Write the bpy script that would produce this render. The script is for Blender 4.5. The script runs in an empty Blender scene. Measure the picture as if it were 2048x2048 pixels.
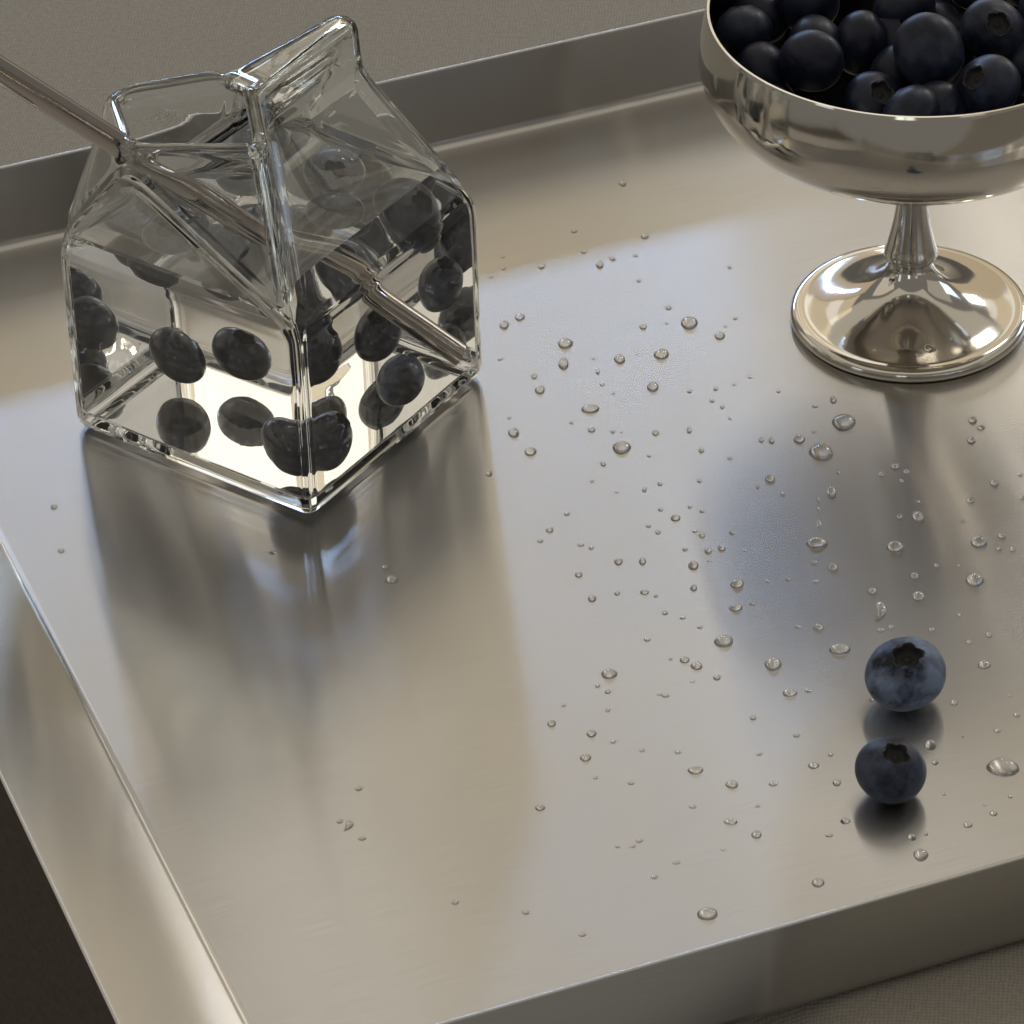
import bpy, bmesh, math, random
from mathutils import Vector, Matrix, noise

R = math.radians
MM = 0.001
scene = bpy.context.scene
col = scene.collection

# ------------------------------------------------------------------ camera
# world frame: X to the viewer's right, Y away from the viewer, Z up, origin on the tray floor
ELEV, ROLL, DIST = R(36.3025), R(-2.0375), 1.07585
cam_data = bpy.data.cameras.new('camera')
cam_data.sensor_width = 36.0
cam_data.lens = 9000.0 / 2048.0 * 36.0
cam_data.clip_start, cam_data.clip_end = 0.05, 60.0
cam = bpy.data.objects.new('camera', cam_data)
col.objects.link(cam)
cam.matrix_world = (Matrix.Translation((0, -DIST * math.cos(ELEV), DIST * math.sin(ELEV)))
                    @ Matrix.Rotation(math.pi / 2 - ELEV, 4, 'X') @ Matrix.Rotation(ROLL, 4, 'Z'))
scene.camera = cam

# ------------------------------------------------------------------ room light
world = bpy.data.worlds.new('World')
scene.world = world
world.use_nodes = True
bg = world.node_tree.nodes['Background']
bg.inputs['Color'].default_value = (1.0, 0.94, 0.85, 1)
bg.inputs['Strength'].default_value = 0.21


def area_lamp(name, loc, aim, sx, sy, color, radiance):
    """A rectangular lamp (window, lit wall or added light) of a given radiance, facing the point aim."""
    d = bpy.data.lights.new(name, 'AREA')
    d.shape = 'RECTANGLE'
    d.size, d.size_y = sx, sy
    d.color = color
    d.energy = radiance * math.pi * sx * sy
    o = bpy.data.objects.new(name, d)
    col.objects.link(o)
    o.location = loc
    o.rotation_euler = (Vector(aim) - Vector(loc)).to_track_quat('-Z', 'Y').to_euler()
    return o


# warm wall on the far side of the room, with uneven bright strips added above it for the glass to reflect
area_lamp('far_wall_light', (0.5, 3.4, 0.95), (1.0, 0, 0.95), 5.4, 1.5, (1.0, 0.76, 0.42), 0.40)
for k, (w, rad) in enumerate(((0.62, 0.60), (0.40, 0.95), (0.55, 0.62), (0.24, 1.25), (0.42, 0.70), (0.30, 1.10), (0.52, 0.60), (0.36, 1.00), (0.60, 0.66), (0.5, 0.9))):
    x0 = -2.0 + sum((0.62, 0.40, 0.55, 0.24, 0.42, 0.30, 0.52, 0.36, 0.60, 0.5)[:k]) + w / 2
    y0 = 3.4 + 0.165 * (x0 - 0.3)
    area_lamp('far_strip_light', (x0, y0, 2.45), (x0 + 0.5, y0 - 3.4, 2.45), w, 1.4, (1.0, 0.81, 0.50) if rad < 0.8 else (1.0, 0.93, 0.80), rad * 0.9)
# low cool ribbon window in front of it, grazing the tray
area_lamp('window_light', (-0.64, 3.0, 1.03), (-0.34, 0, 1.03), 1.5, 0.13, (0.40, 0.68, 1.22), 28.0)
# bright strip added right of the window to whiten the tray crease
area_lamp('crease_strip_light', (0.34, 3.0, 0.80), (0.1, 0, 0.4), 0.09, 0.50, (1.0, 0.97, 0.90), 16.0)
# ceiling washed by the windows
area_lamp('ceiling_light', (0.0, 0.4, 2.92), (0.0, 0.4, 0), 5.6, 5.6, (1.0, 0.90, 0.73), 0.34)
# pale wall and window to the right
area_lamp('left_fill_light', (-2.7, 0.6, 1.4), (0, 0.6, 1.4), 3.0, 2.0, (1.0, 0.88, 0.70), 0.50)  # fill lamp added at left to brighten the carton and its reflection
area_lamp('right_wall_light', (2.7, 0.3, 1.5), (0, 0.3, 1.5), 2.6, 1.7, (1.0, 0.90, 0.74), 0.26)
area_lamp('side_window_light', (2.3, 1.6, 0.95), (0, 0, 0.1), 0.7, 0.8, (0.75, 0.90, 1.1), 2.0)
# bright panel added low at the right for glints on the droplets
area_lamp('low_glint_light', (1.75, 2.3, 1.2), (0, 0, 0), 0.36, 0.38, (1.0, 0.97, 0.91), 20.0)
# small panel added high up for highlights on the glass rim
area_lamp('rim_glint_light', (0.95, 1.75, 2.0), (0, 0, 0), 0.28, 0.36, (1.0, 0.96, 0.88), 16.0)
# garden window behind the viewer, and patches added for the bowl to reflect
area_lamp('rear_window_light', (-0.62, -3.0, 0.45), (0, 0, 0.1), 0.22, 0.8, (0.90, 1.0, 0.84), 1.5)
area_lamp('rear_window_light', (-0.36, -3.0, 0.45), (0, 0, 0.1), 0.22, 0.8, (0.90, 1.0, 0.84), 1.3)
area_lamp('rear_patch_light', (1.3, -2.8, 0.5), (0, 0, 0.1), 0.7, 0.5, (1.0, 0.86, 0.66), 0.35)
area_lamp('rear_patch_light', (-2.3, -1.8, 0.6), (0, 0, 0.1), 0.5, 0.9, (0.85, 0.92, 1.0), 0.8)

vs = scene.view_settings
vs.view_transform = 'Standard'
vs.look = 'None'
vs.exposure = 0.06
vs.gamma = 1.0
vs.use_curve_mapping = False
cy = scene.cycles
cy.max_bounces = 28
cy.transmission_bounces = 26
cy.glossy_bounces = 12
cy.diffuse_bounces = 4
cy.transparent_max_bounces = 8
cy.caustics_reflective = True
cy.caustics_refractive = True
cy.blur_glossy = 0.4
cy.sample_clamp_indirect = 4.0
cy.use_denoising = True
cy.denoiser = 'OPENIMAGEDENOISE'
cy.denoising_input_passes = 'RGB_ALBEDO_NORMAL'


# ------------------------------------------------------------------ helpers
def obj(name, mesh, parent=None, mats=(), smooth=True):
    o = bpy.data.objects.new(name, mesh)
    col.objects.link(o)
    for m in mats:
        if m.name not in [x.name for x in mesh.materials if x]:
            mesh.materials.append(m)
    if parent:
        o.parent = parent
    return o


def mesh_from(name, verts, faces, smooth=True, slots=None, scale=MM):
    me = bpy.data.meshes.new(name)
    me.from_pydata([(v[0] * scale, v[1] * scale, v[2] * scale) for v in verts], [], faces)
    me.update()
    me.polygons.foreach_set('use_smooth', [smooth] * len(me.polygons))
    if slots:
        me.polygons.foreach_set('material_index', slots)
    return me


def mesh_from_bm(name, bm, smooth=True, scale=MM):
    bmesh.ops.scale(bm, vec=(scale,) * 3, verts=bm.verts)
    for f in bm.faces:
        f.smooth = smooth
    me = bpy.data.meshes.new(name)
    bm.to_mesh(me)
    bm.free()
    return me


def empty(name, loc=(0, 0, 0), rz=0.0):
    o = bpy.data.objects.new(name, None)
    o.empty_display_size = 0.01
    col.objects.link(o)
    o.location = loc
    o.rotation_euler = (0, 0, rz)
    return o


def tag(o, label=None, category=None, group=None, kind=None):
    if label: o['label'] = label
    if category: o['category'] = category
    if group: o['group'] = group
    if kind: o['kind'] = kind
    return o


def lathe(name, profile, segs=96, smooth=True):
    """Closed or open profile of (radius, height) in mm turned about Z."""
    verts, faces, rings = [], [], []
    for r, z in profile:
        if r < 1e-6:
            rings.append([len(verts)])
            verts.append((0, 0, z))
        else:
            rings.append(list(range(len(verts), len(verts) + segs)))
            for k in range(segs):
                a = 2 * math.pi * k / segs
                verts.append((r * math.cos(a), r * math.sin(a), z))
    for A, B in zip(rings, rings[1:]):
        for k in range(segs):
            k2 = (k + 1) % segs
            if len(A) == 1 and len(B) == 1:
                continue
            if len(A) == 1:
                faces.append((A[0], B[k2], B[k]))
            elif len(B) == 1:
                faces.append((A[k], A[k2], B[0]))
            else:
                faces.append((A[k], A[k2], B[k2], B[k]))
    return mesh_from(name, verts, faces, smooth)


def smooth_curve(pts, n=6):
    """Catmull-Rom through 2-D points."""
    out = []
    P = [pts[0]] + list(pts) + [pts[-1]]
    for i in range(1, len(P) - 2):
        p0, p1, p2, p3 = P[i - 1], P[i], P[i + 1], P[i + 2]
        for k in range(n):
            t = k / n
            out.append(tuple(0.5 * (2 * p1[j] + (p2[j] - p0[j]) * t + (2 * p0[j] - 5 * p1[j] + 4 * p2[j] - p3[j]) * t * t
                                    + (3 * p1[j] - p0[j] - 3 * p2[j] + p3[j]) * t ** 3) for j in (0, 1)))
    out.append(tuple(pts[-1]))
    return out


# ------------------------------------------------------------------ materials
def new_mat(name):
    m = bpy.data.materials.new(name)
    m.use_nodes = True
    nt = m.node_tree
    nt.nodes.clear()
    out = nt.nodes.new('ShaderNodeOutputMaterial')
    return m, nt, out


def N(nt, t, **kw):
    n = nt.nodes.new(t)
    for k, v in kw.items():
        if hasattr(n, k):
            setattr(n, k, v)
        else:
            n.inputs[k.replace('_', ' ')].default_value = v
    return n


TRAY_ROT = R(20.125)
BRUSH = (math.cos(TRAY_ROT), math.sin(TRAY_ROT), 0)


def mat_brushed(name, tint, sharp=0.5, broad=0.18, mix=0.80, along=BRUSH):
    m, nt, out = new_mat(name)
    L = nt.links.new
    tc = N(nt, 'ShaderNodeTexCoord')
    mp = N(nt, 'ShaderNodeMapping')
    mp.inputs['Scale'].default_value = (60, 4200, 4200)
    L(tc.outputs['Object'], mp.inputs['Vector'])
    ns = N(nt, 'ShaderNodeTexNoise')
    ns.inputs['Scale'].default_value = 1.0
    ns.inputs['Detail'].default_value = 3.0
    L(mp.outputs['Vector'], ns.inputs['Vector'])
    bump = N(nt, 'ShaderNodeBump')
    bump.inputs['Strength'].default_value = 0.003
    bump.inputs['Distance'].default_value = 0.0004
    L(ns.outputs['Fac'], bump.inputs['Height'])
    # faint patchy film
    n2 = N(nt, 'ShaderNodeTexNoise')
    n2.inputs['Scale'].default_value = 22.0
    n2.inputs['Detail'].default_value = 5.0
    L(tc.outputs['Object'], n2.inputs['Vector'])
    mr = N(nt, 'ShaderNodeMapRange')
    mr.inputs['To Min'].default_value = sharp * 0.8
    mr.inputs['To Max'].default_value = sharp * 1.25
    L(n2.outputs['Fac'], mr.inputs['Value'])
    mc = N(nt, 'ShaderNodeMapRange')
    mc.inputs['From Min'].default_value = 0.3
    mc.inputs['From Max'].default_value = 0.7
    mc.inputs['To Min'].default_value = 0.96
    mc.inputs['To Max'].default_value = 1.04
    L(ns.outputs['Fac'], mc.inputs['Value'])
    cm = N(nt, 'ShaderNodeMix', data_type='RGBA', blend_type='MULTIPLY')
    cm.inputs[0].default_value = 1.0
    cm.inputs[6].default_value = (*tint, 1)
    L(mc.outputs['Result'], cm.inputs[7])
    tan = N(nt, 'ShaderNodeCombineXYZ')
    for i in range(3):
        tan.inputs[i].default_value = along[i]
    a = N(nt, 'ShaderNodeBsdfAnisotropic')
    b = N(nt, 'ShaderNodeBsdfAnisotropic')
    a.inputs['Anisotropy'].default_value = 0.0
    b.inputs['Anisotropy'].default_value = 0.70
    mb = N(nt, 'ShaderNodeMapRange')
    mb.inputs['From Min'].default_value = 0.3
    mb.inputs['From Max'].default_value = 0.7
    mb.inputs['To Min'].default_value = broad * 0.93
    mb.inputs['To Max'].default_value = broad * 1.08
    L(n2.outputs['Fac'], mb.inputs['Value'])
    L(mb.outputs['Result'], b.inputs['Roughness'])
    L(mr.outputs['Result'], a.inputs['Roughness'])
    for s in (a, b):
        L(cm.outputs[2], s.inputs['Color'])
        L(tan.outputs['Vector'], s.inputs['Tangent'])
        L(bump.outputs['Normal'], s.inputs['Normal'])
    mx = N(nt, 'ShaderNodeMixShader')
    mx.inputs['Fac'].default_value = mix
    L(a.outputs[0], mx.inputs[1])
    L(b.outputs[0], mx.inputs[2])
    L(mx.outputs[0], out.inputs['Surface'])
    return m


def mat_polished(name, tint, rough):
    m, nt, out = new_mat(name)
    L = nt.links.new
    tc = N(nt, 'ShaderNodeTexCoord')
    ns = N(nt, 'ShaderNodeTexNoise')
    ns.inputs['Scale'].default_value = 45.0
    ns.inputs['Detail'].default_value = 4.0
    L(tc.outputs['Object'], ns.inputs['Vector'])
    mr = N(nt, 'ShaderNodeMapRange')
    mr.inputs['To Min'].default_value = rough * 0.5
    mr.inputs['To Max'].default_value = rough * 1.6
    L(ns.outputs['Fac'], mr.inputs['Value'])
    bump = N(nt, 'ShaderNodeBump')
    bump.inputs['Strength'].default_value = 0.05
    bump.inputs['Distance'].default_value = 0.002
    L(ns.outputs['Fac'], bump.inputs['Height'])
    p = N(nt, 'ShaderNodeBsdfPrincipled')
    p.inputs['Base Color'].default_value = (*tint, 1)
    p.inputs['Metallic'].default_value = 1.0
    L(mr.outputs['Result'], p.inputs['Roughness'])
    L(bump.outputs['Normal'], p.inputs['Normal'])
    L(p.outputs[0], out.inputs['Surface'])
    return m


def mat_clear(name, ior, color=(1, 1, 1), rough=0.0, wave=0.0, wscale=40.0):
    m, nt, out = new_mat(name)
    L = nt.links.new
    g = N(nt, 'ShaderNodeBsdfGlass')
    g.inputs['Color'].default_value = (*color, 1)
    g.inputs['Roughness'].default_value = rough
    g.inputs['IOR'].default_value = ior
    if wave:
        tc = N(nt, 'ShaderNodeTexCoord')
        ns = N(nt, 'ShaderNodeTexNoise')
        ns.inputs['Scale'].default_value = wscale
        ns.inputs['Detail'].default_value = 1.5
        L(tc.outputs['Object'], ns.inputs['Vector'])
        bump = N(nt, 'ShaderNodeBump')
        bump.inputs['Strength'].default_value = wave
        bump.inputs['Distance'].default_value = 0.001
        L(ns.outputs['Fac'], bump.inputs['Height'])
        L(bump.outputs['Normal'], g.inputs['Normal'])
    L(g.outputs[0], out.inputs['Surface'])
    return m


def mat_berry():
    m, nt, out = new_mat('blueberry_skin')
    L = nt.links.new
    tc = N(nt, 'ShaderNodeTexCoord')
    oi = N(nt, 'ShaderNodeObjectInfo')
    add = N(nt, 'ShaderNodeVectorMath', operation='ADD')
    L(tc.outputs['Object'], add.inputs[0])
    n1 = N(nt, 'ShaderNodeTexNoise')
    n1.inputs['Scale'].default_value = 1100.0
    n1.inputs['Detail'].default_value = 8.0
    n1.inputs['Roughness'].default_value = 0.6
    n1.inputs['Distortion'].default_value = 0.15
    sca = N(nt, 'ShaderNodeVectorMath', operation='SCALE')
    sca.inputs['Scale'].default_value = 3.7
    L(oi.outputs['Location'], sca.inputs[0])
    L(sca.outputs[0], add.inputs[1])
    L(add.outputs[0], n1.inputs['Vector'])
    bl = N(nt, 'ShaderNodeAttribute', attribute_type='OBJECT', attribute_name='bloom')
    ramp = N(nt, 'ShaderNodeMapRange')
    ramp.inputs['From Min'].default_value = 0.38
    ramp.inputs['From Max'].default_value = 0.64
    L(n1.outputs['Fac'], ramp.inputs['Value'])
    mul = N(nt, 'ShaderNodeMath', operation='MULTIPLY')
    L(ramp.outputs['Result'], mul.inputs[0])
    L(bl.outputs['Fac'], mul.inputs[1])
    mx = N(nt, 'ShaderNodeMix', data_type='RGBA')
    mx.inputs[6].default_value = (0.005, 0.0065, 0.017, 1)
    mx.inputs[7].default_value = (0.18, 0.235, 0.36, 1)
    L(mul.outputs[0], mx.inputs[0])
    p = N(nt, 'ShaderNodeBsdfPrincipled')
    L(mx.outputs[2], p.inputs['Base Color'])
    rr = N(nt, 'ShaderNodeMapRange')
    rr.inputs['To Min'].default_value = 0.40
    rr.inputs['To Max'].default_value = 0.6
    L(mul.outputs[0], rr.inputs['Value'])
    L(rr.outputs['Result'], p.inputs['Roughness'])
    p.inputs['Specular IOR Level'].default_value = 0.24
    wet = N(nt, 'ShaderNodeAttribute', attribute_type='OBJECT', attribute_name='wet')
    L(wet.outputs['Fac'], p.inputs['Coat Weight'])
    p.inputs['Coat Roughness'].default_value = 0.07
    p.inputs['Coat IOR'].default_value = 1.55
    n3 = N(nt, 'ShaderNodeTexNoise')
    n3.inputs['Scale'].default_value = 9000.0
    n3.inputs['Detail'].default_value = 3.0
    L(tc.outputs['Object'], n3.inputs['Vector'])
    bump = N(nt, 'ShaderNodeBump')
    bump.inputs['Strength'].default_value = 0.08
    bump.inputs['Distance'].default_value = 0.0001
    L(n3.outputs['Fac'], bump.inputs['Height'])
    L(bump.outputs['Normal'], p.inputs['Normal'])
    L(p.outputs[0], out.inputs['Surface'])
    return m


def mat_simple(name, c, rough=0.6):
    m, nt, out = new_mat(name)
    L = nt.links.new
    tc = N(nt, 'ShaderNodeTexCoord')
    ns = N(nt, 'ShaderNodeTexNoise')
    ns.inputs['Scale'].default_value = 500.0
    L(tc.outputs['Object'], ns.inputs['Vector'])
    mx = N(nt, 'ShaderNodeMix', data_type='RGBA')
    mx.inputs[6].default_value = (*[x * 0.7 for x in c], 1)
    mx.inputs[7].default_value = (*[x * 1.35 for x in c], 1)
    L(ns.outputs['Fac'], mx.inputs[0])
    p = N(nt, 'ShaderNodeBsdfPrincipled')
    p.inputs['Roughness'].default_value = rough
    L(mx.outputs[2], p.inputs['Base Color'])
    L(p.outputs[0], out.inputs['Surface'])
    return m


def mat_cloth():
    m, nt, out = new_mat('woven_linen')
    L = nt.links.new
    tc = N(nt, 'ShaderNodeTexCoord')
    mp = N(nt, 'ShaderNodeMapping')
    mp.inputs['Rotation'].default_value = (0, 0, R(28))
    L(tc.outputs['Object'], mp.inputs['Vector'])
    dn = N(nt, 'ShaderNodeTexNoise')
    dn.inputs['Scale'].default_value = 160.0
    dn.inputs['Detail'].default_value = 3.0
    L(mp.outputs['Vector'], dn.inputs['Vector'])
    sc = N(nt, 'ShaderNodeVectorMath', operation='SCALE')
    sc.inputs['Scale'].default_value = 0.0018
    L(dn.outputs['Color'], sc.inputs[0])
    ad = N(nt, 'ShaderNodeVectorMath', operation='ADD')
    L(mp.outputs['Vector'], ad.inputs[0])
    L(sc.outputs[0], ad.inputs[1])
    waves = []
    for d in ('X', 'Y'):
        w = N(nt, 'ShaderNodeTexWave', wave_type='BANDS', bands_direction=d, wave_profile='SIN')
        w.inputs['Scale'].default_value = 360.0 if d == 'X' else 320.0
        w.inputs['Distortion'].default_value = 1.2
        w.inputs['Detail'].default_value = 1.0
        L(ad.outputs[0], w.inputs['Vector'])
        waves.append(w)
    mulw = N(nt, 'ShaderNodeMath', operation='MULTIPLY')
    L(waves[0].outputs['Fac'], mulw.inputs[0])
    L(waves[1].outputs['Fac'], mulw.inputs[1])
    n2 = N(nt, 'ShaderNodeTexNoise')
    n2.inputs['Scale'].default_value = 700.0
    n2.inputs['Detail'].default_value = 4.0
    L(mp.outputs['Vector'], n2.inputs['Vector'])
    ht = N(nt, 'ShaderNodeMath', operation='ADD')
    wk = N(nt, 'ShaderNodeMath', operation='MULTIPLY')
    wk.inputs[1].default_value = 0.75
    L(mulw.outputs[0], wk.inputs[0])
    L(wk.outputs[0], ht.inputs[0])
    L(n2.outputs['Fac'], ht.inputs[1])
    ramp = N(nt, 'ShaderNodeMapRange')
    ramp.inputs['From Min'].default_value = 0.35
    ramp.inputs['From Max'].default_value = 1.35
    L(ht.outputs[0], ramp.inputs['Value'])
    mx = N(nt, 'ShaderNodeMix', data_type='RGBA')
    mx.inputs[6].default_value = (0.240, 0.223, 0.193, 1)
    mx.inputs[7].default_value = (0.350, 0.331, 0.292, 1)
    L(ramp.outputs['Result'], mx.inputs[0])
    bump = N(nt, 'ShaderNodeBump')
    bump.inputs['Strength'].default_value = 0.35
    bump.inputs['Distance'].default_value = 0.0006
    L(ht.outputs[0], bump.inputs['Height'])
    p = N(nt, 'ShaderNodeBsdfPrincipled')
    p.inputs['Roughness'].default_value = 0.9
    p.inputs['Specular IOR Level'].default_value = 0.15
    L(mx.outputs[2], p.inputs['Base Color'])
    L(bump.outputs['Normal'], p.inputs['Normal'])
    L(p.outputs[0], out.inputs['Surface'])
    return m


STEEL = mat_brushed('brushed_stainless_steel', (0.52, 0.508, 0.49))
POLISH = mat_polished('polished_silver_steel', (0.62, 0.59, 0.54), 0.08)
GLASS = mat_clear('clear_glass', 1.5, (0.985, 0.99, 0.985), wave=0.04, wscale=55.0)
WET = mat_clear('water_against_glass', 1.333 / 1.5, wave=0.05, wscale=70.0)
SURF = mat_clear('water_surface', 1.333, wave=0.06, wscale=60.0)
DROP = mat_clear('water_bead', 1.333)
STRAW = mat_polished('straw_steel', (0.44, 0.405, 0.38), 0.03)
BERRY = mat_berry()
CALYX = mat_simple('blueberry_calyx', (0.012, 0.011, 0.013), 0.7)
CLOTH = mat_cloth()
SHADE_BROWN = mat_simple('shade_brown', (0.085, 0.070, 0.055), 0.9)  # dark brown that stands in for the shaded cloth at lower left

# ------------------------------------------------------------------ cloth under the tray
# level under the tray; past the tray's left end it rolls over a seat edge made up to leave that corner dark
cv, cf = [], []
prof = [(1700 - 110 * k, 0.0) for k in range(16)]
prof += [(-24, 0.0)]
for k in range(0, 9):
    a = R(84) * k / 8
    prof.append((-30 - 22 * math.sin(a), -22 * (1 - math.cos(a))))
rows_ = 61
for x, z in prof:
    for j in range(rows_):
        y = -1500 + 3000 * j / (rows_ - 1)
        lean = 140 * min(4.0, max(-1.0, (90 - y) / 350)) - 20          # the made-up seat edge runs askew to the tray
        cv.append((x + lean * max(0.0, min(1.0, (900 - x) / 900)), y, z - 1.6))
for i in range(len(prof) - 1):
    for j in range(rows_ - 1):
        a = i * rows_ + j
        cf.append((a, a + 1, a + rows_ + 1, a + rows_))
cloth = obj('cloth_surface', mesh_from('cloth_surface', cv, cf, True), mats=[CLOTH])
cloth.location = (-0.10501, 0.0417, 0)
cloth.rotation_euler = (0, 0, TRAY_ROT)
tag(cloth, 'greyish beige woven cloth spread under the steel tray', None, kind='structure')

# dark sheet under the cloth edge, standing in for shade by its colour
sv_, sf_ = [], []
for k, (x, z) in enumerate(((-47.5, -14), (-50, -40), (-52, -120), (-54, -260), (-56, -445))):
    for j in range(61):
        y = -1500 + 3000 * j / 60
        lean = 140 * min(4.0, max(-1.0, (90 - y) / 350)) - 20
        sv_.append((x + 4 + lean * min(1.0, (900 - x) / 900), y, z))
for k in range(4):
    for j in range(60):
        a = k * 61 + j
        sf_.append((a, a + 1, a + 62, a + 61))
side = obj('shade_side', mesh_from('shade_side', sv_, sf_, True), mats=[SHADE_BROWN])
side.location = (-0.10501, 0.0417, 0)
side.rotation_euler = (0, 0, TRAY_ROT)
tag(side, 'dark upright sheet standing in for shade below the left end of the tray', None, kind='structure')

# dark sheet far below, shade put into its colour, past the tray's left end
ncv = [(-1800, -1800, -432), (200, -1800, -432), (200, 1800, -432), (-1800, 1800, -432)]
shade_sheet = obj('shade_floor', mesh_from('shade_floor', ncv, [(0, 1, 2, 3)], False), mats=[SHADE_BROWN])
tag(shade_sheet, 'dark level sheet standing in for shade below the left end of the tray', None, kind='structure')

# ------------------------------------------------------------------ steel tray
TY0, TY1, TX0, TX1, TH, EH, TFLARE = -260.2, 86.2, -31.6, 410.0, 23.7, 16.0, 28.1
tray = empty('serving_tray', (-0.10501, 0.0417, 0), TRAY_ROT)
tag(tray, 'brushed stainless steel serving tray with upright long sides on beige cloth', 'tray')
FR = 3.0


def extrude_profile(name, prof, ends, axis):
    """Cross-section prof [(across, z)] swept along the tray; ends(across, z) gives both end coordinates."""
    verts, faces = [], []
    n = len(prof)
    for k in (0, 1):
        for c, z in prof:
            e = ends(c, z)[k]
            verts.append((e, c, z) if axis == 'x' else (c, e, z))
    for i in range(n):
        j = (i + 1) % n
        faces.append((i, j, n + j, n + i))
    faces.append(tuple(range(n))[::-1])
    faces.append(tuple(range(n, 2 * n)))
    bm = bmesh.new()
    vs_ = [bm.verts.new(v) for v in verts]
    for f in faces:
        bm.faces.new([vs_[k] for k in f])
    bmesh.ops.recalc_face_normals(bm, faces=bm.faces)
    me = mesh_from_bm(name, bm, True)
    me.set_sharp_from_angle(angle=R(50))
    return me


def wall_profile(s, y_in, t=1.2, lean=0.0):
    """Fillet from the floor, upright (or leaning) sheet, rounded top edge. s = outward sign."""
    pts = []
    h = EH if lean else TH
    th = math.atan2(h, lean) if lean else math.pi / 2     # slope angle of the wall from the horizontal
    r = FR if not lean else 5.0
    tl = r * math.tan(th / 2)
    c0 = (y_in - s * tl, r)
    for k in range(9):
        a = th * k / 8
        pts.append((c0[0] + s * r * math.sin(a), r - r * math.cos(a)))
    top = (y_in + s * lean, h)
    nx, nz = s * math.sin(th), -math.cos(th)               # outward normal of the sheet
    for k in range(0, 7):
        a = math.pi * k / 6
        # half round over the sheet edge
        cx, cz = top[0] + nx * t / 2, top[1] + nz * t / 2
        dx, dz = s * math.cos(th), math.sin(th)
        pts.append((cx - nx * t / 2 * math.cos(a) + dx * t / 2 * math.sin(a),
                    cz - nz * t / 2 * math.cos(a) + dz * t / 2 * math.sin(a)))
    for k in range(8, -1, -1):
        a = th * k / 8
        pts.append((c0[0] + s * (r + t) * math.sin(a), r - (r + t) * math.cos(a)))
    return pts, y_in - s * tl


pf, fy1 = wall_profile(1, TY1)
pn, fy0 = wall_profile(-1, TY0)
pl, fx0 = wall_profile(-1, TX0, lean=TFLARE)
pr, fx1 = wall_profile(1, TX1, lean=TFLARE)
long_ends = lambda c, z: (TX0 - TFLARE - 1.0, TX1 + TFLARE + 1.0)
obj('side_wall', extrude_profile('side_wall', pf, long_ends, 'x'), tray, [STEEL])
obj('side_wall', extrude_profile('side_wall', pn, long_ends, 'x'), tray, [STEEL])
obj('end_wall', extrude_profile('end_wall', pl, lambda c, z: (TY0, TY1), 'y'), tray, [STEEL])
obj('end_wall', extrude_profile('end_wall', pr, lambda c, z: (TY0, TY1), 'y'), tray, [STEEL])
fv = [(x, y, z) for z in (-1.2, 0) for y in (fy0, fy1) for x in (fx0, fx1)]
obj('base_plate', mesh_from('base_plate', fv, [(4, 5, 7, 6), (0, 2, 3, 1), (0, 1, 5, 4), (1, 3, 7, 5), (3, 2, 6, 7), (2, 0, 4, 6)],
                            False), tray, [STEEL])

# ------------------------------------------------------------------ glass milk carton with water
CART_ROT = R(-35.8657)
CART_LOC = (-0.10501, 0.0417, 0.00015)
CM = Matrix.Translation(CART_LOC) @ Matrix.Rotation(CART_ROT, 4, 'Z')
A, H1 = 70.0, 53.6
cage = dict(
    L0=(0, 0, 0), F0=(A, 0, 0), R0=(A, A, 0), B0=(0, A, 0),
    L1=(0, 0, H1), F1=(A, 0, H1), R1=(A, A, H1), B1=(0, A, H1),
    C=(35, -17, 95), BR=(58.5, 7, 95), TL=(11.5, 7, 95),
    TRr=(39.8, 31, 94.5), TRl=(30.2, 31, 94.5),
    Sr=(40, 30, 81), Sl=(30, 30, 81), Er=(40, 71, 80.5), El=(30, 71, 80.5),
    Ert=(39.2, 71, 93.5), Etl=(30.8, 71, 93.5), G=(35, 53, 71))
cfaces = ['L0 B0 R0 F0', 'L0 F0 F1 L1', 'F0 R0 R1 F1', 'R0 B0 B1 R1', 'B0 L0 L1 B1',
          'F1 R1 Er Sr', 'Sr Er Ert TRr', 'F1 Sr BR', 'Sr TRr BR', 'F1 BR C', 'L1 F1 C', 'L1 C TL', 'L1 TL Sl', 'Sl TL TRl',
          'L1 Sl El B1', 'Sl TRl Etl El', 'TRr Ert Etl TRl', 'Er El Etl Ert', 'R1 B1 G', 'R1 G Er', 'B1 El G', 'G El Er']
for k in ('L0', 'F0', 'R0', 'B0', 'L1', 'F1', 'R1', 'B1'):
    x, y, z = cage[k]
    cage[k] = (35 + (x - 35) * 1.052, 35 + (y - 35) * 1.052, z)
bm = bmesh.new()
cvt = {k: bm.verts.new(v) for k, v in cage.items()}
for f in cfaces:
    bm.faces.new([cvt[k] for k in f.split()])
bm.normal_update()
sharp = [e for e in bm.edges if len(e.link_faces) == 2 and e.calc_face_angle(0) > R(18)]
bmesh.ops.bevel(bm, geom=sharp, offset=3.4, offset_type='OFFSET', segments=2, profile=0.5, affect='EDGES', clamp_overlap=True)
bmesh.ops.remove_doubles(bm, verts=bm.verts, dist=0.05)
tmp_me = bpy.data.meshes.new('carton_cage')
bm.to_mesh(tmp_me)
bm.free()
tmp = bpy.data.objects.new('carton_cage', tmp_me)
col.objects.link(tmp)
md = tmp.modifiers.new('a', 'SUBSURF')
md.subdivision_type = 'SIMPLE'
md.levels = md.render_levels = 2
md = tmp.modifiers.new('b', 'SUBSURF')
md.levels = md.render_levels = 2
dg = bpy.context.evaluated_depsgraph_get()
ev = tmp.evaluated_get(dg).to_mesh()
o_co = [v.co.copy() for v in ev.vertices]
o_no = [v.normal.copy() for v in ev.vertices]
o_faces = [tuple(p.vertices) for p in ev.polygons]
tmp.evaluated_get(dg).to_mesh_clear()
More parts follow.
